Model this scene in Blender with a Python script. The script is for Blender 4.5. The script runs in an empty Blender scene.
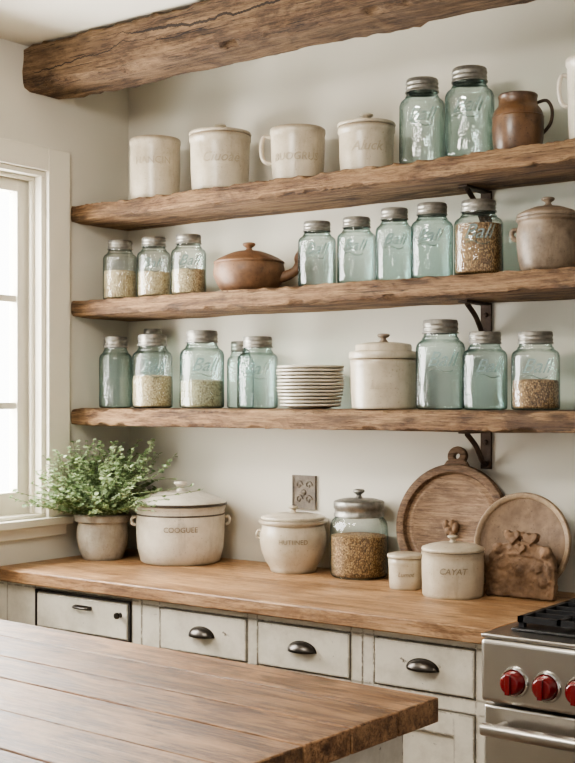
import bpy, bmesh, math, random
from mathutils import Vector, Matrix, noise
random.seed(7)
O=1.458                      # eye height (m); z values named "rel" are measured from it
scene=bpy.context.scene
COL=scene.collection
pi=math.pi
# ------------------------------------------------------------------ materials
def lin(c):
    c=c/255.0
    return c/12.92 if c<=.04045 else ((c+.055)/1.055)**2.4
def rgb(r,g,b): return (lin(r),lin(g),lin(b),1)
class NT:
    def __init__(s,name):
        s.m=bpy.data.materials.new(name); s.m.use_nodes=True
        s.t=s.m.node_tree; s.t.nodes.clear()
        s.out=s.t.nodes.new('ShaderNodeOutputMaterial')
    def n(s,typ,ins=None,**kw):
        nd=s.t.nodes.new(typ)
        for k,v in kw.items(): setattr(nd,k,v)
        if ins:
            for k,v in ins.items():
                if isinstance(v,bpy.types.NodeSocket): s.t.links.new(v,nd.inputs[k])
                else: nd.inputs[k].default_value=v
        return nd
    def ramp(s,fac,stops,interp='LINEAR'):
        nd=s.t.nodes.new('ShaderNodeValToRGB'); s.t.links.new(fac,nd.inputs[0])
        cr=nd.color_ramp; cr.interpolation=interp
        while len(cr.elements)>1: cr.elements.remove(cr.elements[-1])
        cr.elements[0].position=stops[0][0]; cr.elements[0].color=stops[0][1]
        for p,c in stops[1:]:
            e=cr.elements.new(p); e.color=c
        return nd.outputs[0]
    def mix(s,fac,a,b,blend='MIX'):
        nd=s.t.nodes.new('ShaderNodeMix'); nd.data_type='RGBA'; nd.blend_type=blend
        for i,v in ((0,fac),(6,a),(7,b)):
            if isinstance(v,bpy.types.NodeSocket): s.t.links.new(v,nd.inputs[i])
            else: nd.inputs[i].default_value=v
        return nd.outputs[2]
    def math(s,op,a,b=0.0): return s.n('ShaderNodeMath',{0:a,1:b},operation=op).outputs[0]
    def mul(s,a,b): return s.math('MULTIPLY',a,b)
    def coord(s,scale=(1,1,1),rot=(0,0,0),which='Object'):
        tc=s.n('ShaderNodeTexCoord')
        mp=s.n('ShaderNodeMapping',{'Vector':tc.outputs[which],'Scale':scale,'Rotation':rot})
        return mp.outputs[0]
    def noise(s,vec,scale,detail=4,rough=.55,dist=0):
        return s.n('ShaderNodeTexNoise',{'Vector':vec,'Scale':scale,'Detail':detail,'Roughness':rough,'Distortion':dist}).outputs[0]
    def bump(s,h,strength,dist=.01):
        return s.n('ShaderNodeBump',{'Height':h,'Strength':strength,'Distance':dist}).outputs[0]
    def bsdf(s,**kw):
        p=s.n('ShaderNodeBsdfPrincipled')
        for k,v in kw.items():
            k=k.replace('_',' ')
            if isinstance(v,bpy.types.NodeSocket): s.t.links.new(v,p.inputs[k])
            else: p.inputs[k].default_value=v
        s.t.links.new(p.outputs[0],s.out.inputs[0]); return p
W1=(1,1,1,1); K1=(0,0,0,1)

def wood(name,dark,mid,light,rough=.6,crack=.5,freq=1.0,bumpk=.5,planks=False,worn=.35,splits=()):
    n=NT(name)
    tc=n.n('ShaderNodeTexCoord'); vv=tc.outputs['Object']
    rnd=None
    if planks:
        geo=n.n('ShaderNodeNewGeometry'); rnd=geo.outputs['Random Per Island']
        off=n.n('ShaderNodeCombineXYZ',{0:n.mul(rnd,17.0),1:n.mul(rnd,5.0),2:rnd}).outputs[0]
        vv=n.n('ShaderNodeVectorMath',{0:vv,1:off},operation='ADD').outputs[0]
    def mp(sc): return n.n('ShaderNodeMapping',{'Vector':vv,'Scale':sc}).outputs[0]
    a=n.noise(mp((1.9,24,24)),1.8*freq,10,.8,.25)          # broad grain streaks
    b=n.noise(mp((10.0,130,130)),1.5,7,.84,.15)              # fine fibres
    big=n.noise(mp((2.0,4.5,4.5)),2.1,7,.7,.9)          # weathered patches
    c=n.ramp(a,[(.37,dark),(.47,mid),(.58,light)])
    fine=n.ramp(b,[(.40,(.26,.23,.20,1)),(.52,W1)])
    c=n.mix(.8,c,fine,'MULTIPLY')
    c=n.mix(n.mul(n.ramp(big,[(.50,K1),(.63,W1)]),worn*1.4),c,n.mix(.65,c,(light[0]*1.2,light[1]*1.22,light[2]*1.26,1)))
    c=n.mix(n.mul(n.ramp(big,[(.39,W1),(.48,K1)]),.6),c,(dark[0]*.75,dark[1]*.7,dark[2]*.66,1))
    cr=n.noise(mp((.9,42,42)),2.3,9,.7,.8)
    crk=n.ramp(cr,[(.375,W1),(.392,K1)])
    c=n.mix(n.mul(crk,crack),c,(dark[0]*.2,dark[1]*.18,dark[2]*.16,1))
    vo=n.n('ShaderNodeTexVoronoi',{'Vector':mp((1.9,5,5)),'Scale':1.9}).outputs['Distance']
    kn=n.ramp(vo,[(.05,W1),(.14,K1)])
    c=n.mix(n.mul(kn,.65),c,(dark[0]*.4,dark[1]*.36,dark[2]*.34,1))
    if planks:
        c=n.mix(1.0,c,n.ramp(rnd,[(0,(.66,.63,.60,1)),(.5,(.98,.97,.95,1)),(1,(1.36,1.33,1.30,1))]),'MULTIPLY')
    h=n.mix(.5,n.mix(crk,b,K1),n.mix(crk,a,K1))
    for z0,x0,x1,wd,slope in splits:                     # long drying splits in the timber
        sep=n.n('ShaderNodeSeparateXYZ',{0:tc.outputs['Object']})
        wob=n.noise(n.n('ShaderNodeMapping',{'Vector':tc.outputs['Object'],'Scale':(1,.01,.01)}).outputs[0],3.5,6,.65)
        zc=n.math('ADD',n.mul(n.math('SUBTRACT',wob,.5),.11),z0)
        zc=n.math('ADD',zc,n.mul(n.math('SUBTRACT',sep.outputs[0],x0),slope))
        dz=n.math('ABSOLUTE',n.math('SUBTRACT',sep.outputs[2],zc))
        u=n.math('DIVIDE',n.math('SUBTRACT',sep.outputs[0],x0),x1-x0)
        env=n.ramp(u,[(0,K1),(.12,W1),(.6,(.7,.7,.7,1)),(1,K1)])
        m=n.math('LESS_THAN',dz,n.mul(env,wd))
        c=n.mix(n.mul(m,.93),c,rgb(30,20,14)); h=n.mix(m,h,K1)
    r=n.ramp(big,[(.3,(rough-.08,)*3+(1,)),(.7,(rough+.08,)*3+(1,))])
    n.bsdf(Base_Color=c,Roughness=r,Normal=n.bump(h,bumpk,.020))
    return n.m
M_shelf=wood('shelf_wood',rgb(80,57,38),rgb(134,101,70),rgb(172,139,102),.75,.85,1.0,1.0,worn=.35)
M_beam=wood('beam_wood',rgb(70,51,36),rgb(114,88,63),rgb(150,122,92),.82,.95,.8,1.0,worn=.45,splits=((O+1.135,-2.75,-1.35,.0048,-.01),(O+1.085,-1.75,-.7,.0035,.01),(O+1.10,-3.15,-2.5,.0025,.02)))
M_counter=wood('counter_wood',rgb(118,86,58),rgb(158,121,85),rgb(184,148,110),.42,.5,1.0,.3)
M_board=wood('board_wood',rgb(100,77,57),rgb(132,105,80),rgb(154,128,101),.7,.35,2.0,.35,worn=.2)
M_boardrim=wood('board_rim_wood',rgb(76,56,41),rgb(110,85,63),rgb(138,112,86),.7,.4,2.0,.4,worn=.2)
M_island=wood('island_plank_wood',rgb(82,57,38),rgb(132,97,67),rgb(172,136,101),.42,.8,1.0,.4,True,.6)

def plaster(name,col,var=.06):
    n=NT(name); v=n.coord()
    a=n.noise(v,1.3,3,.5); b=n.noise(v,60,4,.6)
    dk=(col[0]*(1-var*1.6),col[1]*(1-var*1.6),col[2]*(1-var*1.8),1)
    c=n.ramp(a,[(.3,dk),(.7,col)])
    n.bsdf(Base_Color=c,Roughness=.85,Normal=n.bump(b,.08,.003))
    return n.m
M_wall=plaster('wall_plaster',rgb(214,209,195))
M_ceil=plaster('ceiling_paint',rgb(226,221,208))
M_trim=plaster('trim_paint',rgb(222,217,202),.02)
M_floor=wood('floor_wood',rgb(90,66,48),rgb(130,100,76),rgb(160,130,104),.5,.3)

def paint(name,col,wear=.9):
    n=NT(name); v=n.coord()
    geo=n.n('ShaderNodeNewGeometry')
    bv=n.n('ShaderNodeBevel',{'Radius':.008},samples=4)
    d=n.n('ShaderNodeVectorMath',{0:bv.outputs[0],1:geo.outputs['Normal']},operation='DOT_PRODUCT').outputs['Value']
    e=n.ramp(d,[(.90,W1),(.988,K1)])
    nm=n.ramp(n.noise(v,48,6,.7),[(.41,K1),(.48,W1)])
    mask=n.mul(e,nm)
    sp=n.ramp(n.noise(n.coord((.6,1,1)),42,7,.75),[(.64,K1),(.68,W1)])
    mask=n.n('ShaderNodeMath',{0:mask,1:sp},operation='MAXIMUM').outputs[0]
    mask=n.mul(mask,wear)
    base=n.ramp(n.noise(v,9,7,.72),[(.32,(col[0]*.76,col[1]*.75,col[2]*.72,1)),(.56,col)])
    c=n.mix(mask,base,rgb(74,60,47))
    n.bsdf(Base_Color=c,Roughness=.55)
    return n.m
M_paint=paint('distressed_cabinet_paint',rgb(205,199,185))
def simple(name,col,rough=.5,metal=0,spec=.5,var=0,sc=20,bump=0,coat=0):
    n=NT(name); v=n.coord(); c=col
    kw={}
    if var:
        c=n.ramp(n.noise(v,sc,5,.6),[(.3,(col[0]*(1-var),col[1]*(1-var),col[2]*(1-var),1)),(.7,col)])
    if bump: kw['Normal']=n.bump(n.noise(v,sc*2,4,.6),bump,.003)
    n.bsdf(Base_Color=c,Roughness=rough,Metallic=metal,Specular_IOR_Level=spec,Coat_Weight=coat,**kw)
    return n.m
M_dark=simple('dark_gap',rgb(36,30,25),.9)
M_iron=simple('aged_iron',rgb(84,68,56),.6,.5,.5,.5,30,.5)
M_pull=simple('dark_nickel_pull',rgb(92,87,82),.32,1,.5,.3,30)
M_zinc=simple('zinc_lid',rgb(158,155,146),.42,.75,.5,.5,45,.35)
M_steel=simple('brushed_steel',rgb(190,186,180),.30,1,.5,.08,8)
M_chrome=simple('chrome_bezel',rgb(215,213,208),.12,1,.5)
M_black=simple('black_enamel',rgb(22,22,23),.35,0,.5)
M_cast=simple('cast_iron',rgb(36,36,38),.6,.3,.5,.3,40,.3)
M_red=simple('red_knob_enamel',rgb(112,6,16),.2,0,.6,coat=.5)
M_rimdark=simple('dark_enamel_rim',rgb(78,68,58),.5,0,.5,.3,30)
M_letter=simple('lettering_grey',rgb(178,165,142),.5,0,.4,.2,80)
M_letterd=simple('lettering_dark',rgb(152,139,118),.5,0,.4,.35,80)
M_soil=simple('potting_soil',rgb(52,40,30),.95,0,.2,.5,60,.8)

def stone(name,c1,c2,speck,rough=.38,coat=.15,sc=9,bump=.2,stain=.5,rim=.5):
    n=NT(name); v=n.coord()
    a=n.noise(v,sc,6,.65)
    c=n.ramp(a,[(.32,c2),(.60,c1)])
    sp=n.ramp(n.noise(v,150,4,.65),[(.62,K1),(.68,W1)])
    c=n.mix(n.mul(sp,stain),c,speck)
    st=n.ramp(n.noise(n.coord((14,14,3)),1.6,6,.72),[(.54,K1),(.74,W1)])
    c=n.mix(n.mul(st,stain*.8),c,speck)
    if rim:   # age stain gathers at lip and foot
        gz=n.n('ShaderNodeSeparateXYZ',{0:n.n('ShaderNodeTexCoord').outputs['Generated']}).outputs[2]
        gz=n.math('ADD',gz,n.mul(n.math('SUBTRACT',n.noise(v,30,5,.7),.5),.06))
        e=n.ramp(gz,[(.01,W1),(.07,K1),(.92,K1),(.98,W1)])
        c=n.mix(n.mul(e,rim),c,speck)
    n.bsdf(Base_Color=c,Roughness=rough,Coat_Weight=coat,Coat_Roughness=.2,Normal=n.bump(n.noise(v,45,5,.65),bump,.004))
    return n.m
M_cream=stone('cream_stoneware',rgb(198,187,166),rgb(172,160,139),rgb(124,107,86),.34,.2,9,.15,stain=.5,rim=.6)
M_white=stone('white_stoneware',rgb(210,202,187),rgb(186,177,160),rgb(132,116,97),.32,.25,9,.15,stain=.5,rim=.45)
M_grey=stone('grey_stoneware',rgb(178,169,153),rgb(140,130,115),rgb(92,80,68),.7,0,9,.6,rim=.3)
M_salt=stone('salt_glaze_stoneware',rgb(142,126,107),rgb(98,83,68),rgb(66,52,41),.5,.1,14,.5,.7)
M_brown=stone('brown_glazed_clay',rgb(110,80,53),rgb(72,51,36),rgb(42,30,22),.38,.3,18,.35,.75)
M_terra=stone('dark_clay',rgb(128,95,68),rgb(88,64,46),rgb(54,40,31),.55,.1,16,.4,.75,rim=.2)
M_plate=stone('plate_glaze',rgb(188,180,163),rgb(164,155,137),rgb(126,114,96),.35,.25,rim=0)
M_carved=stone('carved_brown_stone',rgb(130,103,78),rgb(90,69,51),rgb(54,39,29),.8,0,18,.6,.6,rim=.2)
M_platebr=stone('worn_wood_plate',rgb(134,110,86),rgb(98,78,59),rgb(62,47,36),.65,0,18,.6,.8,rim=0)
M_platerim=stone('pale_worn_rim',rgb(168,146,119),rgb(126,103,80),rgb(76,58,44),.6,0,22,.5,.7,rim=0)
M_plaque=stone('weathered_grey_plate',rgb(118,107,92),rgb(78,69,59),rgb(50,43,37),.6,0,30,.7,.7,rim=0)

def glass(name,center,edge,diff,dmix,bumps=.3,spec=1.0,base=.05):
    """thin blown glass wall: tinted see-through, angle-dependent mirror, slight milky haze"""
    n=NT(name); v=n.coord((1,1,.35))
    bmp=n.bump(n.noise(v,30,4,.6,.6),bumps,.007)
    lw=n.n('ShaderNodeLayerWeight',{'Blend':.5})
    rip=n.math('ADD',lw.outputs['Facing'],n.mul(n.math('SUBTRACT',n.noise(v,36,4,.6,1.4),.5),.7))   # uneven wall thickness
    col=n.ramp(rip,[(0.0,center),(.32,center),(.58,tuple(a*.58+b*.42 for a,b in zip(center,edge))),(.84,edge)])
    tr=n.n('ShaderNodeBsdfTransparent',{'Color':col})
    gl=n.n('ShaderNodeBsdfGlossy',{'Color':(1,1,1,1),'Roughness':.03,'Normal':bmp})
    df=n.n('ShaderNodeBsdfDiffuse',{'Color':diff})
    lw2=n.n('ShaderNodeLayerWeight',{'Blend':.5,'Normal':bmp})
    fr=n.math('ADD',n.mul(n.math('POWER',lw2.outputs['Facing'],4.0),.45*spec),base)
    m0=n.n('ShaderNodeMixShader',{0:dmix,1:tr.outputs[0],2:df.outputs[0]})
    m1=n.n('ShaderNodeMixShader',{0:fr,1:m0.outputs[0],2:gl.outputs[0]})
    n.t.links.new(m1.outputs[0],n.out.inputs[0])
    return n.m
M_aqua=glass('aqua_glass',(.82,.915,.905,1),(.12,.25,.25,1),rgb(140,188,186),.012,1.0,1.0,.08)
M_clear=glass('pale_glass',(.93,.97,.955,1),(.22,.33,.32,1),rgb(190,212,206),.01,.9,1.0,.07)
M_emboss=glass('embossed_glass',(.74,.86,.855,1),(.12,.25,.25,1),rgb(190,222,220),.11,.3,1.8,.22)
def pane():
    n=NT('window_pane')
    tr=n.n('ShaderNodeBsdfTransparent',{'Color':(1,1,1,1)})
    gl=n.n('ShaderNodeBsdfGlossy',{'Color':(1,1,1,1),'Roughness':.01})
    m=n.n('ShaderNodeMixShader',{0:.02,1:tr.outputs[0],2:gl.outputs[0]})
    n.t.links.new(m.outputs[0],n.out.inputs[0]); return n.m
M_pane=pane()

def grain(name,c1,c2,c3,sc=150):
    n=NT(name); v=n.coord((1,1,.7))
    vo=n.n('ShaderNodeTexVoronoi',{'Vector':v,'Scale':sc})
    r=n.n('ShaderNodeSeparateColor',{0:vo.outputs['Color']}).outputs[0]
    c=n.ramp(r,[(.1,c1),(.5,c2),(.9,c3)])
    dd=n.ramp(vo.outputs['Distance'],[(.40,W1),(.80,(.32,.26,.20,1))])
    c=n.mix(1,c,dd,'MULTIPLY')
    n.bsdf(Base_Color=c,Roughness=.7,Normal=n.bump(vo.outputs['Distance'],-.5,.003))
    return n.m
M_grain=grain('brown_grain',rgb(120,88,55),rgb(162,122,80),rgb(196,158,112),300)
M_oats=grain('pale_grain',rgb(172,148,112),rgb(200,176,140),rgb(222,203,170),330)

def leafm():
    n=NT('leaf_green'); geo=n.n('ShaderNodeNewGeometry')
    c=n.ramp(geo.outputs['Random Per Island'],[(0,rgb(102,124,82)),(.5,rgb(144,164,120)),(1,rgb(190,203,165))])
    p=n.n('ShaderNodeBsdfPrincipled',{'Base Color':c,'Roughness':.5})
    t=n.n('ShaderNodeBsdfTranslucent',{'Color':c})
    m=n.n('ShaderNodeMixShader',{0:.35,1:p.outputs[0],2:t.outputs[0]})
    n.t.links.new(m.outputs[0],n.out.inputs[0]); return n.m
M_leaf=leafm()
M_stem=simple('stem_green',rgb(118,130,88),.7)

# ------------------------------------------------------------------ mesh tools
def catmull(pts,n=5):
    out=[]; P=[Vector(p) for p in pts]; L=len(P)
    for i in range(L-1):
        p0=P[max(i-1,0)];p1=P[i];p2=P[i+1];p3=P[min(i+2,L-1)]
        for j in range(n):
            t=j/n
            out.append(.5*((2*p1)+(-p0+p2)*t+(2*p0-5*p1+4*p2-p3)*t*t+(-p0+3*p1-3*p2+p3)*t**3))
    out.append(P[-1]); return out
class MB:
    def __init__(s): s.v=[];s.f=[];s.mi=[]
    def add(s,vs,fs,mi=0,mtx=None):
        b=len(s.v)
        for p in vs:
            p=Vector(p)
            if mtx is not None: p=mtx@p
            s.v.append(p)
        for f in fs: s.f.append([b+i for i in f]); s.mi.append(mi)
    def box(s,x0,x1,y0,y1,z0,z1,mi=0,mtx=None):
        vs=[(x,y,z) for x in (x0,x1) for y in (y0,y1) for z in (z0,z1)]
        s.add(vs,[(0,1,3,2),(4,6,7,5),(0,4,5,1),(2,3,7,6),(0,2,6,4),(1,5,7,3)],mi,mtx); return s
    def lathe(s,prof,seg=48,mi=0,mtx=None,smooth=0):
        if smooth:
            prof=[(max(p[0],0),p[1]) for p in catmull([(r,z,0) for r,z in prof],smooth)]
        vs=[];fs=[];rings=[]
        for r,z in prof:
            if r<1e-6: rings.append([len(vs)]); vs.append((0,0,z))
            else:
                rings.append(list(range(len(vs),len(vs)+seg)))
                for i in range(seg):
                    a=2*pi*i/seg; vs.append((r*math.cos(a),r*math.sin(a),z))
        for a,b in zip(rings,rings[1:]):
            if len(a)==1 and len(b)==1: continue
            for i in range(seg):
                j=(i+1)%seg
                if len(a)==1: fs.append((a[0],b[i],b[j]))
                elif len(b)==1: fs.append((a[i],a[j],b[0]))
                else: fs.append((a[i],a[j],b[j],b[i]))
        s.add(vs,fs,mi,mtx); return s
    def sweep(s,pts,rad,seg=10,mi=0,mtx=None,smooth=5,flat=1.0,up=(0,0,1)):
        P=catmull(pts,smooth) if smooth else [Vector(p) for p in pts]
        n=len(P); vs=[];fs=[]; up=Vector(up)
        for i,p in enumerate(P):
            t=(P[min(i+1,n-1)]-P[max(i-1,0)]).normalized()
            a=t.cross(up)
            if a.length<1e-3: a=t.cross(Vector((1,0,.01)))
            a.normalize(); b=t.cross(a).normalized()
            r=rad if not callable(rad) else rad(i/(n-1))
            for k in range(seg):
                an=2*pi*k/seg
                vs.append(p+a*(math.cos(an)*r)+b*(math.sin(an)*r*flat))
        for i in range(n-1):
            for k in range(seg):
                j=(k+1)%seg
                fs.append((i*seg+k,i*seg+j,(i+1)*seg+j,(i+1)*seg+k))
        fs.append(tuple(range(seg))[::-1]); fs.append(tuple(range((n-1)*seg,n*seg)))
        s.add(vs,fs,mi,mtx); return s
    def prism(s,outline,y0,y1,mi=0,mtx=None):
        n=len(outline)
        vs=[(x,y0,z) for x,z in outline]+[(x,y1,z) for x,z in outline]
        fs=[tuple(range(n)),tuple(range(2*n-1,n-1,-1))]
        for i in range(n): j=(i+1)%n; fs.append((i,i+n,j+n,j))
        s.add(vs,fs,mi,mtx); return s
    def ball(s,c,rx,ry,rz,mi=0,seg=14):
        prof=[(math.sin(pi*i/8),-math.cos(pi*i/8)) for i in range(9)]; prof[0]=(0,-1); prof[-1]=(0,1)
        s.lathe(prof,seg,mi,Matrix.Translation(c)@Matrix.Diagonal((rx,ry,rz,1))); return s
    def text(s,txt,size,rfn,z,mi=0,shear=0,ext=.0015,mtx=None,flat=None):
        cu=bpy.data.curves.new('t','FONT'); cu.body=txt; cu.size=size; cu.shear=shear
        cu.extrude=.001; cu.align_x='CENTER'; cu.align_y='CENTER'; cu.resolution_u=3; cu.offset=size*.004
        ob=bpy.data.objects.new('t',cu); COL.objects.link(ob)
        bpy.context.view_layer.update()
        me=bpy.data.meshes.new_from_object(ob.evaluated_get(bpy.context.evaluated_depsgraph_get()))
        vs=[]
        for vv in me.vertices:
            x,y,d=vv.co
            out=ext if d>0 else -.0015
            if flat is not None: vs.append((x,flat-out,z+y))
            else:
                R=rfn(z+y)+out; a=x/R
                vs.append((R*math.sin(a),-R*math.cos(a),z+y))
        fs=[tuple(p.vertices) for p in me.polygons]
        bpy.data.objects.remove(ob); bpy.data.curves.remove(cu); bpy.data.meshes.remove(me)
        s.add(vs,fs,mi,mtx); return s
    def obj(s,name,mats,parent=None,loc=None,rot=None,bevel=0,angle=40,fixn=True,label=None,seg=2,rough=0,voxel=.0035):
        me=bpy.data.meshes.new(name)
        me.from_pydata([tuple(p) for p in s.v],[],s.f)
        if not isinstance(mats,(list,tuple)): mats=[mats]
        for m in mats: me.materials.append(m)
        for p,mi in zip(me.polygons,s.mi): p.material_index=mi
        if fixn:
            bm=bmesh.new(); bm.from_mesh(me); bmesh.ops.recalc_face_normals(bm,faces=bm.faces); bm.to_mesh(me); bm.free()
        me.polygons.foreach_set('use_smooth',[True]*len(me.polygons))
        me.set_sharp_from_angle(angle=math.radians(angle))
        me.update()
        ob=bpy.data.objects.new(name,me); COL.objects.link(ob)
        if loc: ob.location=loc
        if rot: ob.rotation_euler=rot
        if parent: ob.parent=parent
        if label: ob['label']=label
        if rough:
            r=ob.modifiers.new('remesh','REMESH'); r.mode='VOXEL'; r.voxel_size=voxel; r.use_smooth_shade=True
            sm=ob.modifiers.new('smooth','SMOOTH'); sm.factor=.5; sm.iterations=3
            tx=bpy.data.textures.new('lumps','CLOUDS'); tx.noise_scale=.018; tx.noise_depth=3
            dm=ob.modifiers.new('lumps','DISPLACE'); dm.texture=tx; dm.strength=rough; dm.mid_level=.5
        if bevel:
            b=ob.modifiers.new('bevel','BEVEL'); b.width=bevel; b.segments=seg; b.limit_method='ANGLE'; b.angle_limit=math.radians(35)
        return ob
def meta(ob,label,cat,group=None,kind=None):
    ob['label']=label; ob['category']=cat
    if group: ob['group']=group
    if kind: ob['kind']=kind
    return ob
def thing(name,label,cat,loc,rotz=0,group=None,rot=None):
    e=bpy.data.objects.new(name,None); e.empty_display_size=.05; COL.objects.link(e)
    e.location=loc; e.rotation_euler=rot if rot else (0,0,rotz)
    return meta(e,label,cat,group)
def struct(ob): ob['kind']='structure'; return ob
def face(x,y,j=0): return math.atan2(-x,y)+j

def roughbox(x0,x1,y0,y1,z0,z1,nx,ny,nz,amp,edge,seed=0,topflat=True,flatback=True):
    idx={};vs=[];fs=[]
    def vid(i,j,k):
        key=(i,j,k)
        if key in idx: return idx[key]
        x=x0+(x1-x0)*i/nx;y=y0+(y1-y0)*j/ny;z=z0+(z1-z0)*k/nz
        d=noise.noise_vector(Vector((x*2.2+seed,y*9,z*9)))*amp+noise.noise_vector(Vector((x*9+seed,y*20,z*20)))*amp*.6
        ez=(k in(0,nz)); ey=(j in(0,ny))
        px,py,pz=x,y,z
        if not(k==nz and topflat): pz+=d.z
        if not(j==ny and flatback): py+=d.y
        if ez and ey and not(j==ny and flatback):
            q=edge*(.4+abs(noise.noise(Vector((x*12+seed,j,k))))*2.6+abs(noise.noise(Vector((x*40+seed,j,k))))*1.4)
            pz+= q if k==0 else -q
            py+= q if j==0 else -q
        idx[key]=len(vs); vs.append((px,py,pz)); return idx[key]
    for i in range(nx):
        for j in range(ny):
            for k in (0,nz): fs.append((vid(i,j,k),vid(i+1,j,k),vid(i+1,j+1,k),vid(i,j+1,k)))
        for k in range(nz):
            for j in (0,ny): fs.append((vid(i,j,k),vid(i+1,j,k),vid(i+1,j,k+1),vid(i,j,k+1)))
    for j in range(ny):
        for k in range(nz):
            for i in (0,nx): fs.append((vid(i,j,k),vid(i,j+1,k),vid(i,j+1,k+1),vid(i,j,k+1)))
    m=MB(); m.add(vs,fs); return m

# ------------------------------------------------------------------ room
XL=-3.183; YB=3.30; ZC=O+1.195
XR=1.6; YF=-1.2
struct(MB().box(XL-.12,XR,YB,YB+.12,0,ZC).obj('wall_back',M_wall))
wy0,wy1,wz0,wz1=1.75,2.893,O-.402,O+.784
m=MB(); m.box(XL-.14,XL,YF,wy0,0,ZC); m.box(XL-.14,XL,wy1,YB,0,ZC); m.box(XL-.14,XL,wy0,wy1,0,wz0); m.box(XL-.14,XL,wy0,wy1,wz1,ZC)
struct(m.obj('wall_left',M_wall))
struct(MB().box(XL-.14,XR,YF,YB+.12,ZC,ZC+.1).obj('ceiling',M_ceil))
struct(MB().box(XL-.14,XR,YF,YB+.12,-.1,0).obj('floor',M_floor))
# window
m=MB()
cw=.098
m.box(XL,XL+.018,wy1,wy1+cw,wz0,wz1+cw-.02)
m.box(XL,XL+.018,wy0-cw,wy0,wz0,wz1+cw-.02)
m.box(XL,XL+.0175,wy0+.0002,wy1-.0002,wz1,wz1+cw-.02)
m.box(XL,XL+.040,wy0-cw-.015,wy1+cw-.002,wz0-.026,wz0-.0003)       # stool
m.box(XL,XL+.014,wy0-cw,wy1+cw-.012,wz0-.065,wz0-.0265)     # apron
m.box(XL-.135,XL-.0003,wy1-.018,wy1-.0002,wz0+.0122,wz1-.0182); m.box(XL-.135,XL-.0003,wy0,wy0+.018,wz0+.0122,wz1-.0182)
m.box(XL-.135,XL-.0003,wy0,wy1,wz1-.018,wz1-.0002); m.box(XL-.135,XL-.0003,wy0,wy1,wz0+.0002,wz0+.012)
m.box(XL-.05,XL-.035,wy1-.032,wy1-.0182,wz0+.0122,wz1-.0322); m.box(XL-.05,XL-.035,wy0+.0182,wy1-.0182,wz1-.032,wz1-.0182)
struct(m.obj('trim_1',M_trim,bevel=.0025))
m=MB(); sx0,sx1=XL-.10,XL-.06
a,b,c_,d=wy0+.0182,wy1-.0182,wz0+.0122,wz1-.0182
fr=.055
m.box(sx0,sx1,a,a+fr,c_,d); m.box(sx0,sx1,b-fr,b,c_,d); m.box(sx0+.0005,sx1-.0005,a+fr,b-fr,d-fr,d); m.box(sx0+.0005,sx1-.0005,a+fr,b-fr,c_,c_+fr+.02)
zs=[O-.02,O+.345]
for zz in zs: m.box(sx0+.008,sx1-.006,a+fr,b-fr,zz-.011,zz+.011)
zb=[c_+fr+.02,zs[0]-.011,zs[0]+.011,zs[1]-.011,zs[1]+.011,d-fr]
for yy in (a+(b-a)*.333,a+(b-a)*.667):
    for q in range(3): m.box(sx0+.009,sx1-.007,yy-.011,yy+.011,zb[2*q],zb[2*q+1])
win=struct(m.obj('window_1',M_trim))
MB().box(XL-.0825,XL-.0795,a+.03,b-.03,c_+.04,d-.03).obj('window_pane',M_pane,parent=win)
# beam
b=roughbox(XL,XR,2.79,2.985,O+1.040,ZC-.001,240,6,8,.012,.010,3,False,False).obj('ceiling_beam',M_beam)
meta(b,"rough-hewn brown wooden beam with long cracks under the ceiling","beam")
# ------------------------------------------------------------------ shelves
SY0=3.013
for rel,lab in ((.684,"thick rustic wooden wall shelf holding crocks and jars"),(.351,"thick rustic wooden wall shelf with jars and clay pot"),(-.028,"thick rustic wooden wall shelf above the worktop, holding jars and plates")):
    o=roughbox(XL,-.55,SY0,YB,O+rel-.061,O+rel,340,6,4,.0038,.0045,rel*40).obj('wall_shelf',M_shelf)
    meta(o,lab,"shelf","rustic wall shelves")
for X,rel,s in ((-1.71,.684,1),(-1.71,.351,1),(-1.71,-.028,1)):
    zt=O+rel-.0625
    t=thing('shelf_bracket',"small aged iron bracket with a curved brace under a shelf","bracket",(X,YB,zt),0,"iron shelf brackets")
    m=MB(); m.box(-.018,.018,-.007,0,-.115,0); m.box(-.015,.015,-.150,-.0072,-.007,0)
    m.sweep([(0,-.006,-.100),(0,-.028,-.092),(0,-.050,-.066),(0,-.075,-.040),(0,-.125,-.008)],.008,8)
    for zz in (-.035,-.1):
        m.lathe([(0,.006),(.006,.004),(.008,0)],12,mtx=Matrix.Translation((0,-.007,zz))@Matrix.Rotation(pi/2,4,'X'))
    m.obj('bracket_body',M_iron,t,bevel=.0015)

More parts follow.
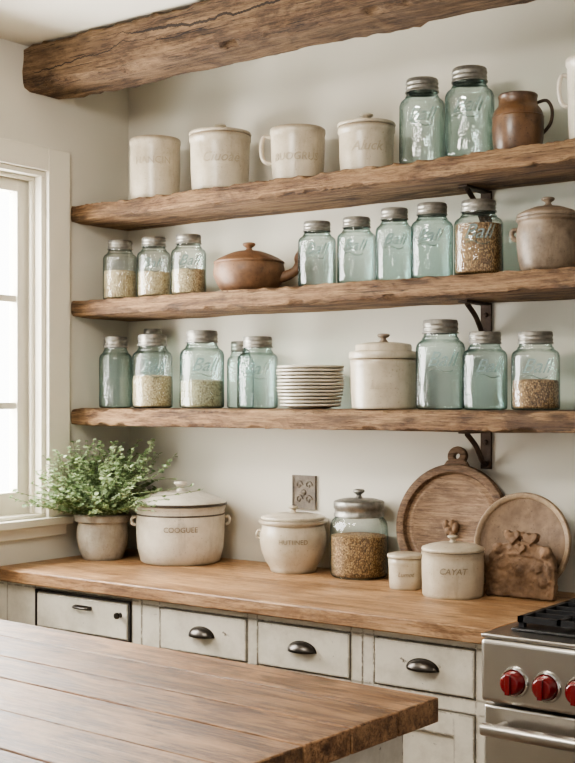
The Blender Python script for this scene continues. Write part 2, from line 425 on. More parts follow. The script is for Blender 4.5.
# ------------------------------------------------------------------ jars
def jar_profile(R,H):
    return catmull([(0,.012*H,0),(.70*R,.010*H,0),(.80*R,.0,0),(.93*R,.012*H,0),(R,.05*H,0),(1.0*R,.30*H,0),(R,.655*H,0),(.985*R,.705*H,0),(.93*R,.742*H,0),(.82*R,.768*H,0),(.76*R,.782*H,0),(.745*R,.800*H,0),(.69*R,.818*H,0),(.675*R,.85*H,0),(.675*R,.93*H,0)],4)
def mason_jar(x,y,z,R,H,mat,label,group,txt='Ball',fill=0,fillmat=None,filllab=None,j=None):
    t=thing('mason_jar',label,'jar',(x,y,O+z),face(x,y,random.uniform(-.2,.15)),group)
    prof=[(max(p[0],0),p[1]) for p in jar_profile(R,H)]
    MB().lathe(prof,48).obj('glass_body',mat,t,angle=80)
    rl=.725*R
    m=MB()
    m.lathe([(0,.992*H),(rl*.80,.992*H),(rl*.84,H),(rl*.93,H),(rl*.97,.99*H),(rl*.97,.965*H),(rl*1.0,.958*H),(rl*1.0,.946*H),(rl*.965,.938*H),(rl*.965,.915*H),(rl*1.0,.906*H),(rl*1.0,.893*H),(rl*.965,.885*H),(rl*.965,.87*H),(rl*1.03,.862*H),(rl*1.03,.848*H),(rl*.96,.846*H)],40)
    m.obj('lid',M_zinc,t,angle=60)
    if txt:
        m=MB(); m.text(txt,R*.84,lambda zz:R,H*.55,shear=.45,ext=.003)
        pts=[]
        for i in range(9):
            a=(-.50+1.0*i/8); pts.append(((R+.0006)*math.sin(a),-(R+.0006)*math.cos(a),H*.55-R*.42+.005*math.sin(i*.8)))
        m.sweep(pts,.0017,6,smooth=2)
        m.obj('embossed_lettering',M_emboss,t,fixn=True)
    if fill:
        pr=[(max(r-.0035,0),zz+.004) for r,zz in prof if zz<fill*H]
        rr=pr[-1][0]
        pr+=[(rr*.97,fill*H+.004),(rr*.5,fill*H+.008),(0,fill*H+.006)]
        g=MB().lathe(pr,40).obj('grain_fill',fillmat,loc=(x,y,O+z))
        meta(g,filllab,'grain',None,'stuff')
    return t
AQ="aqua glass canning jar, zinc lid, embossed script"
G="aqua jars on the top shelf"
mason_jar(-1.833,3.13,.684,.067,.254,M_aqua,AQ+", beside taller jar",G)
mason_jar(-1.677,3.13,.684,.070,.261,M_aqua,"tall aqua glass canning jar with zinc lid beside brown jug",G)
G="grain jars on the middle shelf"
for x,R,H in ((-3.05,.060,.208),(-2.889,.058,.206),(-2.731,.059,.203)):
    mason_jar(x,3.12,.351,R,H,M_clear,"pale glass jar with zinc lid, half full of grain",G,None if x<-3 else 'Ball',.46 if x<-3 else .40,M_oats,"pale dry grain filling the lower half of a jar")
G="aqua jars on the middle shelf"
for x,R,H in ((-2.203,.059,.2015),(-2.056,.059,.201),(-1.922,.056,.216),(-1.794,.061,.2185)):
    mason_jar(x,3.12,.351,R,H,M_aqua,AQ+", empty",G)
mason_jar(-1.643,3.12,.351,.069,.2125,M_clear,"pale glass canning jar full of brown grain beside stoneware jar",G,'Ball',.66,M_grain,"brown whole grain nearly filling a glass jar")
G="jars on the lower shelf"
mason_jar(-3.072,3.12,-.028,.058,.250,M_aqua,"plain aqua glass jar with zinc lid near the window wall",G,None)
mason_jar(-3.002,3.235,-.028,.045,.281,M_aqua,"tall narrow aqua glass jar with zinc lid behind other jars",G,None)
mason_jar(-2.896,3.12,-.028,.070,.252,M_clear,"pale glass jar with zinc lid, half full of grain",G,'Ball',.42,M_oats,"pale dry grain filling the lower half of a jar")
mason_jar(-2.672,3.12,-.028,.074,.258,M_aqua,"large aqua glass canning jar with pale contents, embossed script",G,'Ball',.34,M_oats,"pale dry grain in the bottom of aqua jar")
mason_jar(-2.600,3.235,-.028,.046,.225,M_aqua,"small aqua glass jar with zinc lid behind another jar",G,None)
mason_jar(-2.437,3.12,-.028,.066,.231,M_aqua,"aqua glass canning jar with embossed script beside stacked plates",G)
mason_jar(-1.766,3.12,-.028,.071,.259,M_aqua,"tall aqua glass canning jar with zinc lid beside cream canister",G)
mason_jar(-1.623,3.12,-.028,.063,.220,M_aqua,"shorter aqua glass canning jar with zinc lid, embossed script",G)
mason_jar(-1.468,3.12,-.028,.066,.215,M_clear,"pale glass canning jar with brown grain in the bottom",G,'Ball',.36,M_grain,"brown whole grain filling the bottom of a jar")

# ------------------------------------------------------------------ crockery
def body_lathe(R,H,t=.006,lip=.004,taper=.94,foot=.0):
    return [(0,.004),(R*taper*.85,.004),(R*taper*.9,0),(R*taper*.97,.003),(R*(taper*.5+.5*1),H*.35),(R,H*.80),(R,H-.022),(R+lip,H-.017),(R+lip,H-.004),(R+lip-.003,H),(R-t,H),(R-t-.001,H-.01),(R-t-.002,H*.3),(R*taper-t-.004,.012),(0,.010)]
def rfun(prof):
    P=prof
    def f(z):
        for (r0,z0),(r1,z1) in zip(P[2:],P[3:]):
            if z0<=z<=z1 and z1>z0: return r0+(r1-r0)*(z-z0)/(z1-z0)
        return P[5][0]
    return f
def knob_lathe(r,h,z):
    return [(r*.9,z-.003),(r*.5,z+h*.25),(r*.45,z+h*.4),(r*.9,z+h*.62),(r,z+h*.78),(r*.8,z+h*.94),(0,z+h)]
def lid(parent,R,z,dome,kr,kh,mat,rimmat=None,over=.004,knobmat=None):
    m=MB(); pr=[(0,z-.004),(R-.012,z-.004),(R-.010,z+.001),(R+over,z+.001),(R+over+.002,z+.005),(R+over,z+.010),(R*.85,z+.012+dome*.35),(R*.5,z+.012+dome*.85),(R*.2,z+.012+dome),(0,z+.012+dome)]
    m.lathe(pr,56)
    l=m.obj('lid',mat,parent,angle=50)
    if rimmat:
        MB().lathe([(R+over+.001,z+.0005),(R+over+.0035,z+.002),(R+over+.0035,z+.0075),(R+over+.001,z+.009)],56).obj('lid_rim',rimmat,l)
    if kr: MB().lathe(knob_lathe(kr,kh,z+.012+dome),24,smooth=3).obj('knob',knobmat or mat,l,angle=70)
    return l
def loop_handle(parent,pts,rad,mat,flat=1.0,up=(0,1,0),name='handle'):
    return MB().sweep(pts,rad,12,flat=flat,up=up).obj(name,mat,parent,angle=60)

def crock(name,label,cat,x,y,z,R,H,mat,txt=None,tz=.55,ts=.3,lettermat=None,taper=.94,lip=.004,group=None,j=0,prof=None,shear=0):
    t=thing(name,label,cat,(x,y,O+z),face(x,y,j),group)
    p=prof or body_lathe(R,H,lip=lip,taper=taper)
    MB().lathe(p,64).obj('body',mat,t,angle=50)
    if txt: MB().text(txt,ts*R*1.15,rfun(p),H*tz,ext=.0018,shear=shear).obj('lettering',lettermat or M_letter,t)
    return t
# top shelf
crock('stoneware_crock',"straight-sided cream stoneware crock with embossed lettering, open top",'crock',-2.893,3.13,.684,.086,.212,M_cream,"HANCIN",.60,.34,j=-.1,taper=1.0,lip=.002)
t=crock('lidded_crock',"wide cream stoneware crock with flat lid and knob",'crock',-2.602,3.13,.684,.098,.186,M_cream,"Ciuoae",.55,.40,taper=.97,shear=.35)
lid(t,.098,.186,.005,.020,.024,M_cream)
t=crock('stoneware_mug',"wide cream stoneware mug with side handle and raised lettering",'mug',-2.295,3.145,.684,.086,.172,M_cream,"BUOGRUS",.42,.34,taper=.94,j=-.1,lip=.002,shear=.15)
loop_handle(t,[(-.080,0,.145),(-.108,0,.150),(-.116,0,.115),(-.108,0,.075),(-.076,0,.062)],.007,M_cream,1.3)
t=crock('lidded_crock',"cream stoneware crock with shallow lid and round knob",'crock',-2.027,3.13,.684,.083,.140,M_cream,"Aluck",.50,.44,taper=.97,shear=.35)
lid(t,.083,.140,.007,.020,.024,M_cream)
t=thing('brown_jug',"squat mottled brown glazed clay jug with dark side handle",'jug',(-1.526,3.13,O+.684),face(-1.526,3.13))
pj=[(0,.004),(.056,.003),(.062,0),(.067,.02),(.071,.055),(.071,.095),(.067,.116),(.059,.128),(.054,.136),(.053,.150),(.055,.159),(.053,.164),(.048,.161),(.044,.138),(.052,.112),(.058,.09),(.055,.03),(0,.012)]
MB().lathe(pj,56,smooth=3).obj('body',M_brown,t,angle=70)
loop_handle(t,[(.050,0,.140),(.078,0,.146),(.093,0,.120),(.089,0,.083),(.068,0,.055)],.0048,M_iron,1.2)
MB().lathe([(.069,.0),(.0720,.004),(.069,.008)],48,mtx=Matrix.Translation((0,0,.097))).obj('shoulder_band',M_brown,t)
t=crock('white_pitcher',"white stoneware pitcher with small side handle beside brown jug",'pitcher',-1.308,3.13,.684,.066,.231,M_white,None)
loop_handle(t,[(-.062,0,.185),(-.080,0,.188),(-.088,0,.155),(-.080,0,.115),(-.062,0,.105)],.006,M_white,1.3)
# middle shelf : clay pot
t=thing('clay_casserole',"rustic dark brown clay casserole with lid and curved handle",'pot',(-2.492,3.145,O+.351),face(-2.492,3.145))
pc=[(0,.004),(.066,.003),(.080,0),(.100,.018),(.114,.048),(.117,.066),(.114,.086),(.112,.092),(.106,.092),(.106,.05),(.08,.012),(0,.010)]
MB().lathe(pc,64,smooth=3).obj('body',M_terra,t,angle=70)
l=MB().lathe([(0,.086),(.096,.088),(.113,.092),(.116,.097),(.112,.101),(.096,.111),(.062,.126),(.035,.134),(0,.136)],64,smooth=2).obj('lid',M_terra,t,angle=70)
MB().lathe(knob_lathe(.021,.030,.133),24,smooth=3).obj('knob',M_terra,l,angle=70)
MB().sweep([(.096,-.03,.046),(.124,-.038,.052),(.148,-.042,.066),(.162,-.044,.088),(.163,-.044,.106),(.172,-.044,.116)],lambda u:.020-.011*math.sin(u*3.14)*.6+.002*u,16,flat=.9,up=(0,1,0)).obj('handle',M_terra,t,angle=60)
t=thing('stoneware_jar',"weathered rough grey-brown stoneware jar with lid and side ears",'jar',(-1.440,3.14,O+.351),face(-1.435,3.14))
pm=[(0,.004),(.064,.003),(.072,0),(.080,.03),(.085,.07),(.086,.110),(.081,.132),(.083,.137),(.087,.142),(.087,.148),(.080,.150),(.074,.145),(.074,.06),(.06,.012),(0,.010)]
MB().lathe(pm,64,smooth=2).obj('body',M_salt,t,angle=70)
l=lid(t,.080,.149,.020,.018,.026,M_salt)
for sx in (-1,1): loop_handle(t,[(sx*.080,0,.116),(sx*.095,0,.117),(sx*.098,0,.100),(sx*.082,0,.088)],.0065,M_salt,1.5,name='ear_handle')
# canister
t=crock('lidded_canister',"tall cream canister with stepped lid and small knob",'canister',-1.969,3.135,-.028,.099,.150,M_cream,"Lamra",.48,.32,taper=.99,lip=.0015,lettermat=M_cream,shear=.3)
z=.150
l=MB().lathe([(0,z-.004),(.088,z-.004),(.090,z+.001),(.1025,z+.001),(.104,z+.004),(.104,z+.018),(.101,z+.022),(.088,z+.023),(.085,z+.026),(.085,z+.040),(.080,z+.045),(.05,z+.050),(0,z+.052)],64).obj('lid',M_cream,t,angle=45)
MB().lathe(knob_lathe(.019,.026,z+.052),24,smooth=3).obj('knob',M_salt,l,angle=70)
# plates
for i in range(12):
    me_p=[(0,.002),(.050,.002),(.056,0),(.060,.0015),(.082,.0062),(.102,.0082),(.1055,.0098),(.1062,.0130),(.1045,.0158),(.080,.0105),(.058,.005),(0,.005)]
    if i==0:
        p0=MB().lathe(me_p,56).obj('dinner_plate',M_plate,angle=50,loc=(-2.239,3.135,O-.028))
        p0.scale=(.90,.90,1)
        meta(p0,"plain grey-beige glazed dinner plate in a tall stack",'plate',"stacked dinner plates")
    else:
        q=p0.copy(); COL.objects.link(q)
        q.location=(-2.239+random.uniform(-.002,.002),3.135+random.uniform(-.002,.002),O-.028+i*.0108)
        s_=min(1,.90+.022*i)*random.uniform(.99,1.0); q.rotation_euler=(0,0,random.random()*6); q.scale=(s_,s_,1)
# ------------------------------------------------------------------ worktop objects
CT=-.548
px,py=-3.050,3.035
t=thing('potted_herb',"bushy small-leaved sage-green herb in grey stone pot",'plant',(px,py,O+CT),0)
pp=[(0,.004),(.060,.003),(.066,0),(.070,.006),(.082,.035),(.090,.075),(.089,.105),(.085,.120),(.087,.127),(.097,.132),(.099,.152),(.094,.157),(.082,.153),(.078,.125),(.06,.02),(0,.015)]
MB().lathe(pp,56).obj('pot',M_grey,t,angle=45)
MB().lathe([(0,.140),(.05,.141),(.078,.136)],32).obj('soil',M_soil,t)
lf=MB(); stm=MB(); rnd=random.Random(11)
inv=Matrix.Translation(t.location).inverted()
base=Vector((px,py,O+CT+.14))
SPC=Vector((-2.782,3.137))
def keep(v):
    v.x=max(v.x,XL+.028); v.y=min(v.y,YB-.03)
    d=Vector((v.x,v.y))-SPC
    if d.length<.185 and v.z<O+CT+.275:
        d=d.normalized()*.185; v.x=SPC.x+d.x; v.y=SPC.y+d.y
    return v
for sidx in range(250):
    az=rnd.uniform(0,2*pi); el=rnd.uniform(.0,1.5)
    L=rnd.uniform(.13,.285)
    dr=Vector((math.cos(az)*math.cos(el)*1.35,math.sin(az)*math.cos(el)*1.35,math.sin(el)*.97))
    p0=base+Vector((rnd.uniform(-.05,.05),rnd.uniform(-.05,.05),0))
    droop=rnd.uniform(.0,.06)*math.cos(el)
    pts=[]
    for i in range(8):
        u=i/7; p=p0+dr*L*u+Vector((0,0,.08*u*math.cos(el)-droop*u*u*1.2))
        p+=Vector((noise.noise(p*14+Vector((sidx,0,0))),noise.noise(p*14+Vector((0,sidx,0))),0))*.022*u
        if p.x<XL+.035: p.x=XL+.035+(XL+.035-p.x)*.3
        p.z=max(p.z,O+CT+.02)
        pts.append(keep(p))
    stm.sweep([inv@p for p in pts],.0009,4,smooth=0)
    for k in range(15):
        u=.25+.75*k/14; f=u*7; i=min(int(f),6); p=pts[i].lerp(pts[i+1],f-i)
        for sgn in (0,1):
            a2=rnd.uniform(0,2*pi); tilt=rnd.uniform(-.5,.7)
            d=Vector((math.cos(a2)*math.cos(tilt),math.sin(a2)*math.cos(tilt),math.sin(tilt)))
            s_=d.cross(Vector((rnd.uniform(-.6,.6),rnd.uniform(-.6,.6),1))).normalized()
            nn=s_.cross(d).normalized()
            ll=rnd.uniform(.009,.017); w=ll*.52
            q=[p,p+d*ll*.3+s_*w,p+d*ll*.75+s_*w*.9,p+d*ll-nn*ll*.1,p+d*ll*.75-s_*w*.9,p+d*ll*.3-s_*w,p+d*ll*.5-nn*w*.3]
            lf.add([inv@keep(v.copy()) for v in q],[(0,1,6),(1,2,6),(2,3,6),(3,4,6),(4,5,6),(5,0,6)])
lf.obj('foliage',M_leaf,t,fixn=False); stm.obj('stem_cluster',M_stem,t)['label']="thin green branching stems"
# large pot
t=crock('lidded_stockpot',"large white stoneware pot with domed lid and side handles",'pot',-2.782,3.137,CT,.150,.194,M_white,"COOGUEE",.62,.14,lettermat=M_letterd,prof=[(0,.004),(.118,.003),(.125,0),(.135,.006),(.146,.05),(.150,.10),(.150,.165),(.149,.178),(.154,.184),(.154,.192),(.150,.194),(.143,.192),(.142,.10),(.12,.014),(0,.012)])
l=lid(t,.150,.194,.034,.022,.034,M_white,M_rimdark,.005)
MB().lathe([(.1505,.1615),(.1514,.163),(.1514,.1655),(.1505,.167)],64).obj('dark_band',M_rimdark,t)
for sx in (-1,1): loop_handle(t,[(sx*.146,0,.150),(sx*.160,0,.152),(sx*.165,0,.140),(sx*.160,0,.128),(sx*.146,0,.126)],.006,M_white,1.6,name='side_handle')
# lidded bowl
pb=[(0,.004),(.064,.003),(.070,0),(.074,.006),(.075,.013),(.088,.032),(.101,.062),(.107,.098),(.106,.124),(.100,.143),(.099,.149),(.108,.153),(.111,.159),(.110,.164),(.106,.167),(.098,.163),(.096,.10),(.06,.02),(0,.014)]
t=crock('lidded_bowl',"rounded cream stoneware bowl with rim, narrow foot and lid",'bowl',-2.335,3.175,CT,.107,.160,M_cream,"HUTIINED",.64,.17,lettermat=M_letterd,prof=pb)
l=lid(t,.098,.166,.010,.016,.022,M_cream)
loop_handle(t,[(-.100,0,.128),(-.113,0,.130),(-.116,0,.114),(-.103,0,.102)],.0045,M_cream,1.5,name='ear_handle')
# glass storage jar
t=thing('glass_storage_jar',"large glass jar with metal lid and knob, brown grain inside",'jar',(-2.100,3.20,O+CT),0)
pg=[(max(p[0],0),p[1]) for p in catmull([(0,.008,0),(.07,.006,0),(.078,0,0),(.086,.005,0),(.090,.02,0),(.091,.09,0),(.090,.150,0),(.085,.172,0),(.074,.186,0),(.071,.194,0),(.071,.202,0)],4)]
MB().lathe(pg,56).obj('glass_body',M_clear,t,angle=80)
l=MB().lathe([(.0745,.186),(.078,.188),(.078,.196),(.0755,.199),(.0755,.210),(.079,.213),(.079,.232),(.075,.236),(.05,.242),(0,.244)],48).obj('lid',M_zinc,t,angle=50)
MB().lathe(knob_lathe(.018,.030,.242),24,smooth=3).obj('knob',M_zinc,l,angle=70)
pr=[(max(r-.004,0),zz+.004) for r,zz in pg if zz<.125]
pr+=[(pr[-1][0]*.97,.128),(.04,.134),(0,.130)]
g=MB().lathe(pr,48).obj('grain_fill',M_grain,loc=(-2.100,3.20,O+CT)); meta(g,"brown whole grain filling half of storage jar",'grain',None,'stuff')
# small cup
t=crock('small_lidded_cup',"small cream lidded cup with stamped lettering",'cup',-1.858,3.078,CT,.049,.090,M_cream,"Lumot",.5,.32,lettermat=M_letterd,taper=.97,lip=.001,shear=.3)
lid(t,.049,.090,.003,0,0,M_cream,None,.003)
# lidded crock
pk=[(0,.004),(.076,.003),(.082,0),(.085,.006),(.087,.06),(.087,.100),(.085,.112),(.088,.118),(.088,.124),(.082,.126),(.078,.12),(.078,.02),(0,.012)]
t=crock('lidded_crock',"squat cream crock with lid, knob and stamped lettering",'crock',-1.684,3.045,CT,.087,.124,M_cream,"CAYAT",.62,.24,lettermat=M_letterd,prof=pk,shear=.2)
lid(t,.082,.126,.012,.015,.020,M_cream)
# round board
RX=Matrix.Rotation(pi/2,4,'X')
t=thing('round_cutting_board',"large round mid-brown wooden board with raised rim and pierced handle",'cutting board',(-1.787,3.192,O+CT+.001),0,rot=(math.radians(-12),0,math.radians(3)))
r=.181
m=MB(); TR=Matrix.Translation((0,0,r))@RX
m.lathe([(r-.030,.002),(r-.036,.0015),(r-.042,.005),(r-.050,.005),(r-.056,.001),(0,.001)],80,0,TR)
m.lathe([(0,-.009),(r-.012,-.009),(r,-.003),(r,.012),(r-.004,.019),(r-.016,.021),(r-.026,.017),(r-.030,.004),(r-.031,.002)],80,1,TR)
m.obj('board_disc',[M_board,M_boardrim],t,angle=40)
m=MB(); zt=2*r+.024
N=28; vs=[]
for i in range(N):
    a=2*pi*i/N
    vs+= [(.031*math.cos(a),-.012,zt+.029*math.sin(a)),(.009*math.cos(a),-.012,zt+.009*math.sin(a)),(.009*math.cos(a),.006,zt+.009*math.sin(a)),(.031*math.cos(a),.006,zt+.029*math.sin(a))]
fs=[]
for i in range(N):
    j=(i+1)%N
    for k in range(4): l_=(k+1)%4; fs.append((i*4+k,j*4+k,j*4+l_,i*4+l_))
m.add(vs,fs); m.prism([(-.060,2*r-.018),(-.040,2*r-.004),(-.031,2*r+.010),(.031,2*r+.010),(.040,2*r-.004),(.060,2*r-.018)],-.012,.006)
m.obj('handle',M_boardrim,t,bevel=.003)
def heart(sc,cx,cz,n=20):
    o=[]
    for i in range(n):
        a=2*pi*i/n; x=16*math.sin(a)**3; z=13*math.cos(a)-5*math.cos(2*a)-2*math.cos(3*a)-math.cos(4*a)
        o.append((cx+x*sc/16,cz+z*sc/16))
    return o
m=MB()
for cx,cz,a,b_ in ((-.015,.178,.011,.015),(.004,.182,.010,.013),(.018,.172,.010,.014),(-.004,.160,.014,.013),(.010,.150,.010,.012)): m.ball((cx,-.008,cz),a,.012,b_)
m.obj('carved_motif',M_carved,t,rough=.004,voxel=.002)
# round plate leaning
t=thing('round_wooden_plate',"round weathered brown wooden plate with pale worn rim",'plate',(-1.537,3.152,O+CT+.001),0,rot=(math.radians(-12),0,math.radians(3)))
r=.145; TR=Matrix.Translation((0,0,r))@RX
m=MB(); m.lathe([(0,-.008),(r-.02,-.008),(r-.004,.0),(r-.016,.001),(r-.03,.000),(r-.034,-.002),(0,-.002)],72,0,TR)
d_=m.obj('plate_disc',M_platebr,t,angle=40)
m=MB(); m.lathe([(r-.018,.0005),(r-.015,.008),(r-.004,.010),(r,.005),(r,-.001),(r-.005,-.004),(r-.018,.0005)],72,0,TR)
m.obj('plate_rim',M_platerim,t,angle=60)
# carved ornament
t=thing('carved_stone_ornament',"rough rounded brown carved slab with small raised hearts on top",'ornament',(-1.513,3.118,O+CT+.001),0,rot=(math.radians(-9),0,math.radians(2)))
ol=[(-.098,0),(.100,0),(.104,.04),(.099,.085),(.092,.118),(.070,.140),(.036,.150),(.0,.155),(-.036,.150),(-.064,.142),(-.092,.120),(-.099,.085),(-.103,.04)]
P=[(p.x,p.z) for p in catmull([(x,0,z) for x,z in ol[1:]]+[(-.098,0,.002)],4)]+[(-.098,0)]
m=MB(); m.prism(P,-.014,.013)
m.prism(heart(.024,-.028,.166),-.024,.004); m.prism(heart(.022,.026,.163),-.024,.004); m.prism(heart(.016,.0,.134),-.025,.0)
m.ball((-.070,-.010,.130),.019,.014,.017); m.ball((.072,-.010,.126),.019,.014,.018); m.ball((.0,-.010,.172),.010,.010,.012)
m.ball((-.05,-.012,.085),.018,.010,.014); m.ball((.048,-.012,.080),.018,.010,.014); m.ball((0,-.012,.070),.014,.010,.018); m.ball((-.07,-.012,.05),.014,.009,.016); m.ball((.07,-.012,.045),.014,.009,.016)
m.sweep([(-.088,-.012,.012),(-.086,-.012,.072),(-.062,-.012,.108),(0,-.012,.118),(.062,-.012,.108),(.086,-.012,.072),(.088,-.012,.012)],.006,8)
m.obj('carved_slab',M_carved,t,rough=.009,voxel=.0024)
# wall plaque
t=thing('wall_switch_plate',"small weathered grey-brown plate with carved scroll pattern on wall",'switch plate',(-2.378,YB,O-.361),0)
m=MB(); m.box(-.047,.047,-.007,0,0,.112); m.box(-.047,.047,-.010,-.007,0,.006); m.box(-.047,.047,-.010,-.007,.106,.112); m.box(-.047,-.041,-.010,-.007,.006,.106); m.box(.041,.047,-.010,-.007,.006,.106)
m.obj('plate',M_plaque,t)
m=MB()
for cx,cz,rr_ in ((-.019,.080,.015),(.019,.080,.015),(-.019,.033,.015),(.019,.033,.015)):
    pts=[(cx+rr_*(1-.09*i)*math.cos(i*.75),-.008,cz+rr_*(1-.09*i)*math.sin(i*.75)) for i in range(10)]
    m.sweep(pts,.0028,6,smooth=2,up=(0,1,0))
m.ball((0,-.008,.056),.010,.005,.010)
m.obj('relief_pattern',M_plaque,t)

# ------------------------------------------------------------------ counter & cabinets
CY=2.68
o=MB().box(XL+.001,-1.360,2.649,YB-.001,O-.588,O-.548).obj('worktop',M_counter,bevel=.004)
meta(o,"long warm brown wooden worktop over painted drawers","worktop")
zt=O-.589; toe=.10
def cabinet(x0,x1,openings,label):
    t=thing('base_cabinet',label,'cabinet',((x0+x1)/2,CY,0),0,"painted base cabinets"); ox=(x0+x1)/2
    m=MB()
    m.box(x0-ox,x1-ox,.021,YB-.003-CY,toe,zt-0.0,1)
    xs=sorted(set([x0,x1]+[v for o_ in openings for v in o_[:2]])); zs=sorted(set([toe,zt]+[v for o_ in openings for v in o_[2:]]))
    for i in range(len(xs)-1):
        for k in range(len(zs)-1):
            cx=(xs[i]+xs[i+1])/2; cz=(zs[k]+zs[k+1])/2
            if any(a<cx<b and c<cz<d for a,b,c,d in openings): continue
            m.box(xs[i]-ox,xs[i+1]-ox,0,.0209,zs[k],zs[k+1],0)
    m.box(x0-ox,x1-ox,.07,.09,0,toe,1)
    m.obj('cabinet_body',[M_paint,M_dark],t)
    return t,ox
def cup_pull(parent,x,y,z,w=.042,h=.024,d=.024):
    m=MB(); vs=[];fs=[];U=16;V=7
    for v in range(V+1):
        ph=v/V*pi/2
        for u in range(U+1):
            a=pi*u/U
            vs.append((x+w*math.cos(a)*math.cos(ph*.999),y-d*math.sin(a)*math.cos(ph)*1.0-.0015,z-.010+h*math.sin(ph)))
    for v in range(V):
        for u in range(U): fs.append((v*(U+1)+u,v*(U+1)+u+1,(v+1)*(U+1)+u+1,(v+1)*(U+1)+u))
    m.add(vs,fs)
    ol=[(x+(w+.006)*math.cos(a),z-.010+(h+.005)*math.sin(a)) for a in [pi*i/20 for i in range(21)]]
    m.prism(ol,y-.002,y)
    o=m.obj('cup_pull',M_pull,parent,fixn=False,angle=60)
    s=o.modifiers.new('solid','SOLIDIFY'); s.thickness=.0025
    return o
def front(parent,ox,xa,xb,za,zb,name='drawer',pull='cup'):
    g=.0045; m=MB()
    m.box(xa+g-ox,xb-g-ox,-.004,.018,za+g,zb-g)
    d=m.obj(name,M_paint,parent,bevel=.003)
    if pull=='cup': cup_pull(d,(xa+xb)/2-ox,-.004,(za+zb)/2+.004)
    return d
def doorf(parent,ox,xa,xb,za,zb):
    g=.0045; m=MB(); a,b,c,d=xa+g-ox,xb-g-ox,za+g,zb-g; w=.055
    m.box(a,a+w,-.004,.018,c,d); m.box(b-w,b,-.004,.018,c,d); m.box(a+w,b-w,-.004,.018,d-w,d); m.box(a+w,b-w,-.004,.018,c,c+w); m.box(a+w,b-w,.006,.012,c+w,d-w)
    return m.obj('door',M_paint,parent)
dz0,dz1=O-.733,O-.607
lz1=O-.768; lz0=.13
t,ox=cabinet(XL+.001,-2.531,[(-2.995,-2.570,O-.735,O-.600),(-3.13,-2.57,lz0,lz1)],"off-white distressed cabinet with a framed pull-out drawer")
m=MB(); g=.004; xa,xb,za,zb=-2.995+g-ox,-2.570-g-ox,O-.735+g,O-.600-g
m.box(xa,xb,.002,.018,za,zb,0)
d=m.obj('drawer',M_paint,t,bevel=.003)
m=MB(); bw=.006; m.box(xa,xb,-.006,.002,zb-bw,zb); m.box(xa,xb,-.006,.002,za,za+bw); m.box(xa,xa+bw,-.006,.002,za+bw,zb-bw); m.box(xb-bw,xb,-.006,.002,za+bw,zb-bw)
m.obj('dark_edging',M_dark,d,label="thin black edging strip")
m=MB(); m.box(xa+.010,xb-.010,-.007,.002,za+.010,zb-.010); m.obj('drawer_panel',M_paint,d,bevel=.003)
hx=-2.770-ox
m=MB(); m.sweep([(hx-.032,-.007,O-.640),(hx-.030,-.022,O-.640),(hx,-.026,O-.640),(hx+.030,-.022,O-.640),(hx+.032,-.007,O-.640)],.0045,8); m.box(hx-.036,hx+.036,-.010,-.0065,O-.646,O-.634)
m.obj('bar_pull',M_pull,d)
MB().lathe([(.008,0),(.005,.006),(.010,.014),(.009,.020),(0,.022)],20,mtx=Matrix.Translation((-2.612-ox,-.007,O-.648))@RX).obj('knob',M_pull,d)
doorf(t,ox,-3.13,-2.57,lz0,lz1)
t,ox=cabinet(-2.529,-1.748,[(-2.458,-2.128,dz0,dz1),(-2.094,-1.783,dz0,dz1),(-2.458,-2.128,lz0,lz1),(-2.094,-1.783,lz0,lz1)],"off-white distressed cabinet with two drawers and cup pulls")
front(t,ox,-2.458,-2.128,dz0,dz1); front(t,ox,-2.094,-1.783,dz0,dz1)
doorf(t,ox,-2.458,-2.128,lz0,lz1); doorf(t,ox,-2.094,-1.783,lz0,lz1)
t,ox=cabinet(-1.746,-1.362,[(-1.713,-1.418,dz0,dz1),(-1.713,-1.418,lz0,lz1)],"off-white distressed cabinet with one drawer beside the range")
front(t,ox,-1.713,-1.418,dz0,dz1); doorf(t,ox,-1.713,-1.418,lz0,lz1)

# ------------------------------------------------------------------ range
RXL=-1.355; RXR=-.595
t=thing('kitchen_range',"stainless steel kitchen range with red knobs and black grates",'range',((RXL+RXR)/2,2.62,0),0); ox=(RXL+RXR)/2; oy=2.62
w=(RXR-RXL)/2
m=MB(); m.box(-w,w,0.02,.66,.10,O-.556); m.box(-w,w,-.035,.66,O-.5558,O-.546)
m.obj('range_body',M_steel,t,bevel=.003)
cp=MB().box(-w,w,-.040,.019,O-.705,O-.5565).obj('control_panel',M_steel,t,bevel=.012,seg=4)
kx=-1.265
for i in range(8):
    X=kx+i*.0795-ox
    if X>w-.04: break
    MB().lathe([(0,.004),(.028,.004),(.030,.008),(.0335,.007),(.036,.002),(.036,-.0005)],32,mtx=Matrix.Translation((X,-.040,O-.648))@RX).obj('knob',M_chrome,cp,label="red range knob with chrome bezel")
    m=MB(); m.lathe([(0.028,.003),(.028,.010),(.025,.028),(.021,.034),(0,.035)],32,mtx=Matrix.Translation((X,-.040,O-.648))@RX)
    m.box(X-.006,X+.006,-.083,-.070,O-.648-.023,O-.648+.023)
    m.obj('knob_grip',M_red,cp,bevel=.0015)
od=MB().box(-w+.004,w-.004,-.030,.019,.24,O-.712).obj('oven_door',M_steel,t,bevel=.006)
m=MB().box(-w+.12,w-.12,-.033,-.029,.36,O-.86); m.obj('oven_window',M_black,od)
m=MB(); m.sweep([(-w+.03,-.085,O-.755),(w-.03,-.085,O-.755)],.015,20,smooth=0,up=(0,1,0))
for sx in (-1,1): m.sweep([(sx*(w-.06),-.085,O-.755),(sx*(w-.06),-.028,O-.755)],.011,14,smooth=0)
m.obj('handle',M_steel,od,angle=50)
MB().box(-w+.004,w-.004,-.024,.019,.11,.232).obj('lower_drawer',M_steel,t,bevel=.005)
MB().box(-w+.045,w-.02,.03,.60,O-.5459,O-.538).obj('cooktop',M_black,t,bevel=.003)
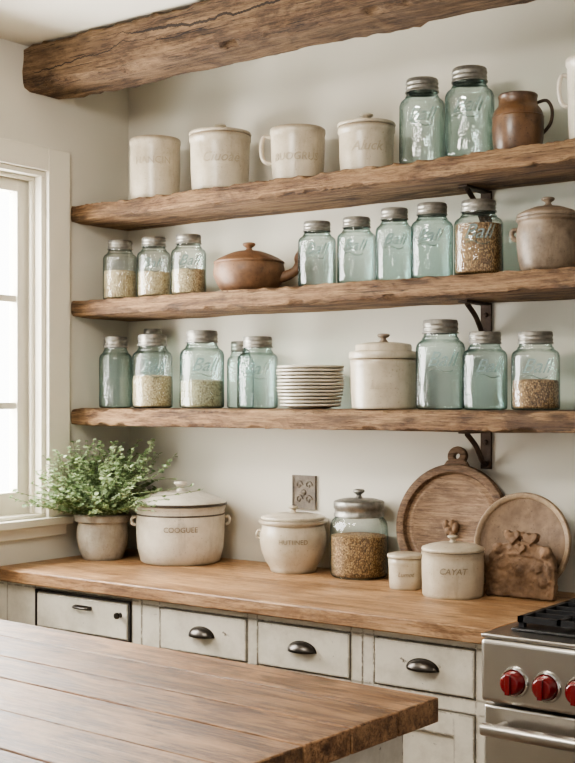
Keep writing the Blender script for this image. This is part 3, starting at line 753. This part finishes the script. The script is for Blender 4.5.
for gx in range(3):
    m=MB(); a=-w+.055+gx*.222; b=a+.208
    zt_=O-.512; zb_=O-.526
    for yy in (.045,.30,.31,.575): m.box(a,b,yy,yy+.014,zb_,zt_)
    for xx in (a,b-.014): m.box(xx,xx+.014,.045,.589,zb_,zt_)
    for yy in (.11,.17,.23,.38,.44,.51): m.box(a,b,yy,yy+.009,zb_+.003,zt_)
    cx=(a+b)/2; m.box(cx-.005,cx+.005,.045,.589,zb_+.002,zt_)
    for xx in (a,b-.014):
        for yy in (.05,.30,.57): m.box(xx,xx+.014,yy,yy+.014,O-.538,zb_)
    m.obj('grate',M_cast,t)
    for yy in (.17,.45): MB().lathe([(0,.010),(.035,.010),(.042,.006),(.044,0)],28,mtx=Matrix.Translation((cx,yy,O-.538))).obj('burner',M_cast,t)

# ------------------------------------------------------------------ island
ix,iy=-1.128,1.988
rz=math.radians(-2.5)
t=thing('kitchen_island',"kitchen island with worn brown plank top and off-white base",'kitchen island',(ix,iy,0),rz)
m=MB(); y=0; rr=random.Random(4); L=1.62
while y>-1.30:
    wd=rr.uniform(.125,.165); y1=max(y-wd,-1.32)
    m.box(-L,0,y1+.0030,y-.0008,O-.548-.046,O-.548-rr.uniform(0,.0022)); y=y1
m.box(-L+.02,-.01,-1.30,-.01,O-.548-.045,O-.548-.012,1)
m.obj('plank_top',[M_island,M_dark],t,bevel=.003)
m=MB(); m.box(-L+.06,-.055,-1.26,-.055,.10,O-.596); m.box(-L+.10,-.10,-1.2,-.10,0,.10,1)
m.box(-.0548,-.043,-1.26,-1.18,.10,O-.5965); m.box(-.0548,-.043,-.13,-.055,.10,O-.5965); m.box(-.0548,-.043,-1.1798,-.1302,O-.70,O-.5965); m.box(-.0548,-.043,-1.1798,-.1302,.10,.20)
m.obj('island_base',[M_paint,M_dark],t)

# ------------------------------------------------------------------ light & camera
w_=bpy.data.worlds.new('daylight'); scene.world=w_; w_.use_nodes=True
nt=w_.node_tree; bg=nt.nodes['Background']
# overcast daylight: bright sky on the window side, dim warm interior glow elsewhere
tc=nt.nodes.new('ShaderNodeTexCoord'); sp=nt.nodes.new('ShaderNodeSeparateXYZ'); nt.links.new(tc.outputs['Generated'],sp.inputs[0])
rp=nt.nodes.new('ShaderNodeValToRGB'); mr=nt.nodes.new('ShaderNodeMath'); mr.operation='MULTIPLY_ADD'; mr.inputs[1].default_value=-.5; mr.inputs[2].default_value=.5
nt.links.new(sp.outputs[0],mr.inputs[0]); nt.links.new(mr.outputs[0],rp.inputs[0])
rp.color_ramp.elements[0].position=.66; rp.color_ramp.elements[0].color=(.090,.0875,.083,1)
rp.color_ramp.elements[1].position=.80; rp.color_ramp.elements[1].color=(1,1,.98,1)
nt.links.new(rp.outputs[0],bg.inputs[0]); bg.inputs[1].default_value=5.0
def area(name,loc,target,sx,sy,power,col):
    l=bpy.data.lights.new(name,'AREA'); l.shape='RECTANGLE'; l.size=sx; l.size_y=sy; l.energy=power; l.color=col
    o=bpy.data.objects.new(name,l); COL.objects.link(o); o.location=loc
    o.rotation_euler=(Vector(target)-Vector(loc)).to_track_quat('-Z','Y').to_euler(); return o
area('window_daylight',(XL-.9,2.75,O+.15),(XL+1,2.80,O-.05),5.2,4.0,1150,(1,.98,.95))
area('added_key_light',(-1.9,1.0,O+1.15),(-1.9,3.2,O-.5),.7,.5,35,(1,.95,.88))  # added overhead key light without a fixture, for contrast and shadows under the shelves
cam=bpy.data.cameras.new('camera'); co=bpy.data.objects.new('camera',cam); COL.objects.link(co)
co.location=(0,0,O); co.rotation_euler=(pi/2,0,math.radians(36.6))
cam.sensor_fit='HORIZONTAL'; cam.sensor_width=36; cam.lens=36*1230/575; cam.shift_y=18.5/575
cam.clip_start=.05
scene.camera=co
scene.view_settings.view_transform='AgX'
scene.view_settings.look='AgX - Medium High Contrast'
scene.view_settings.exposure=.45
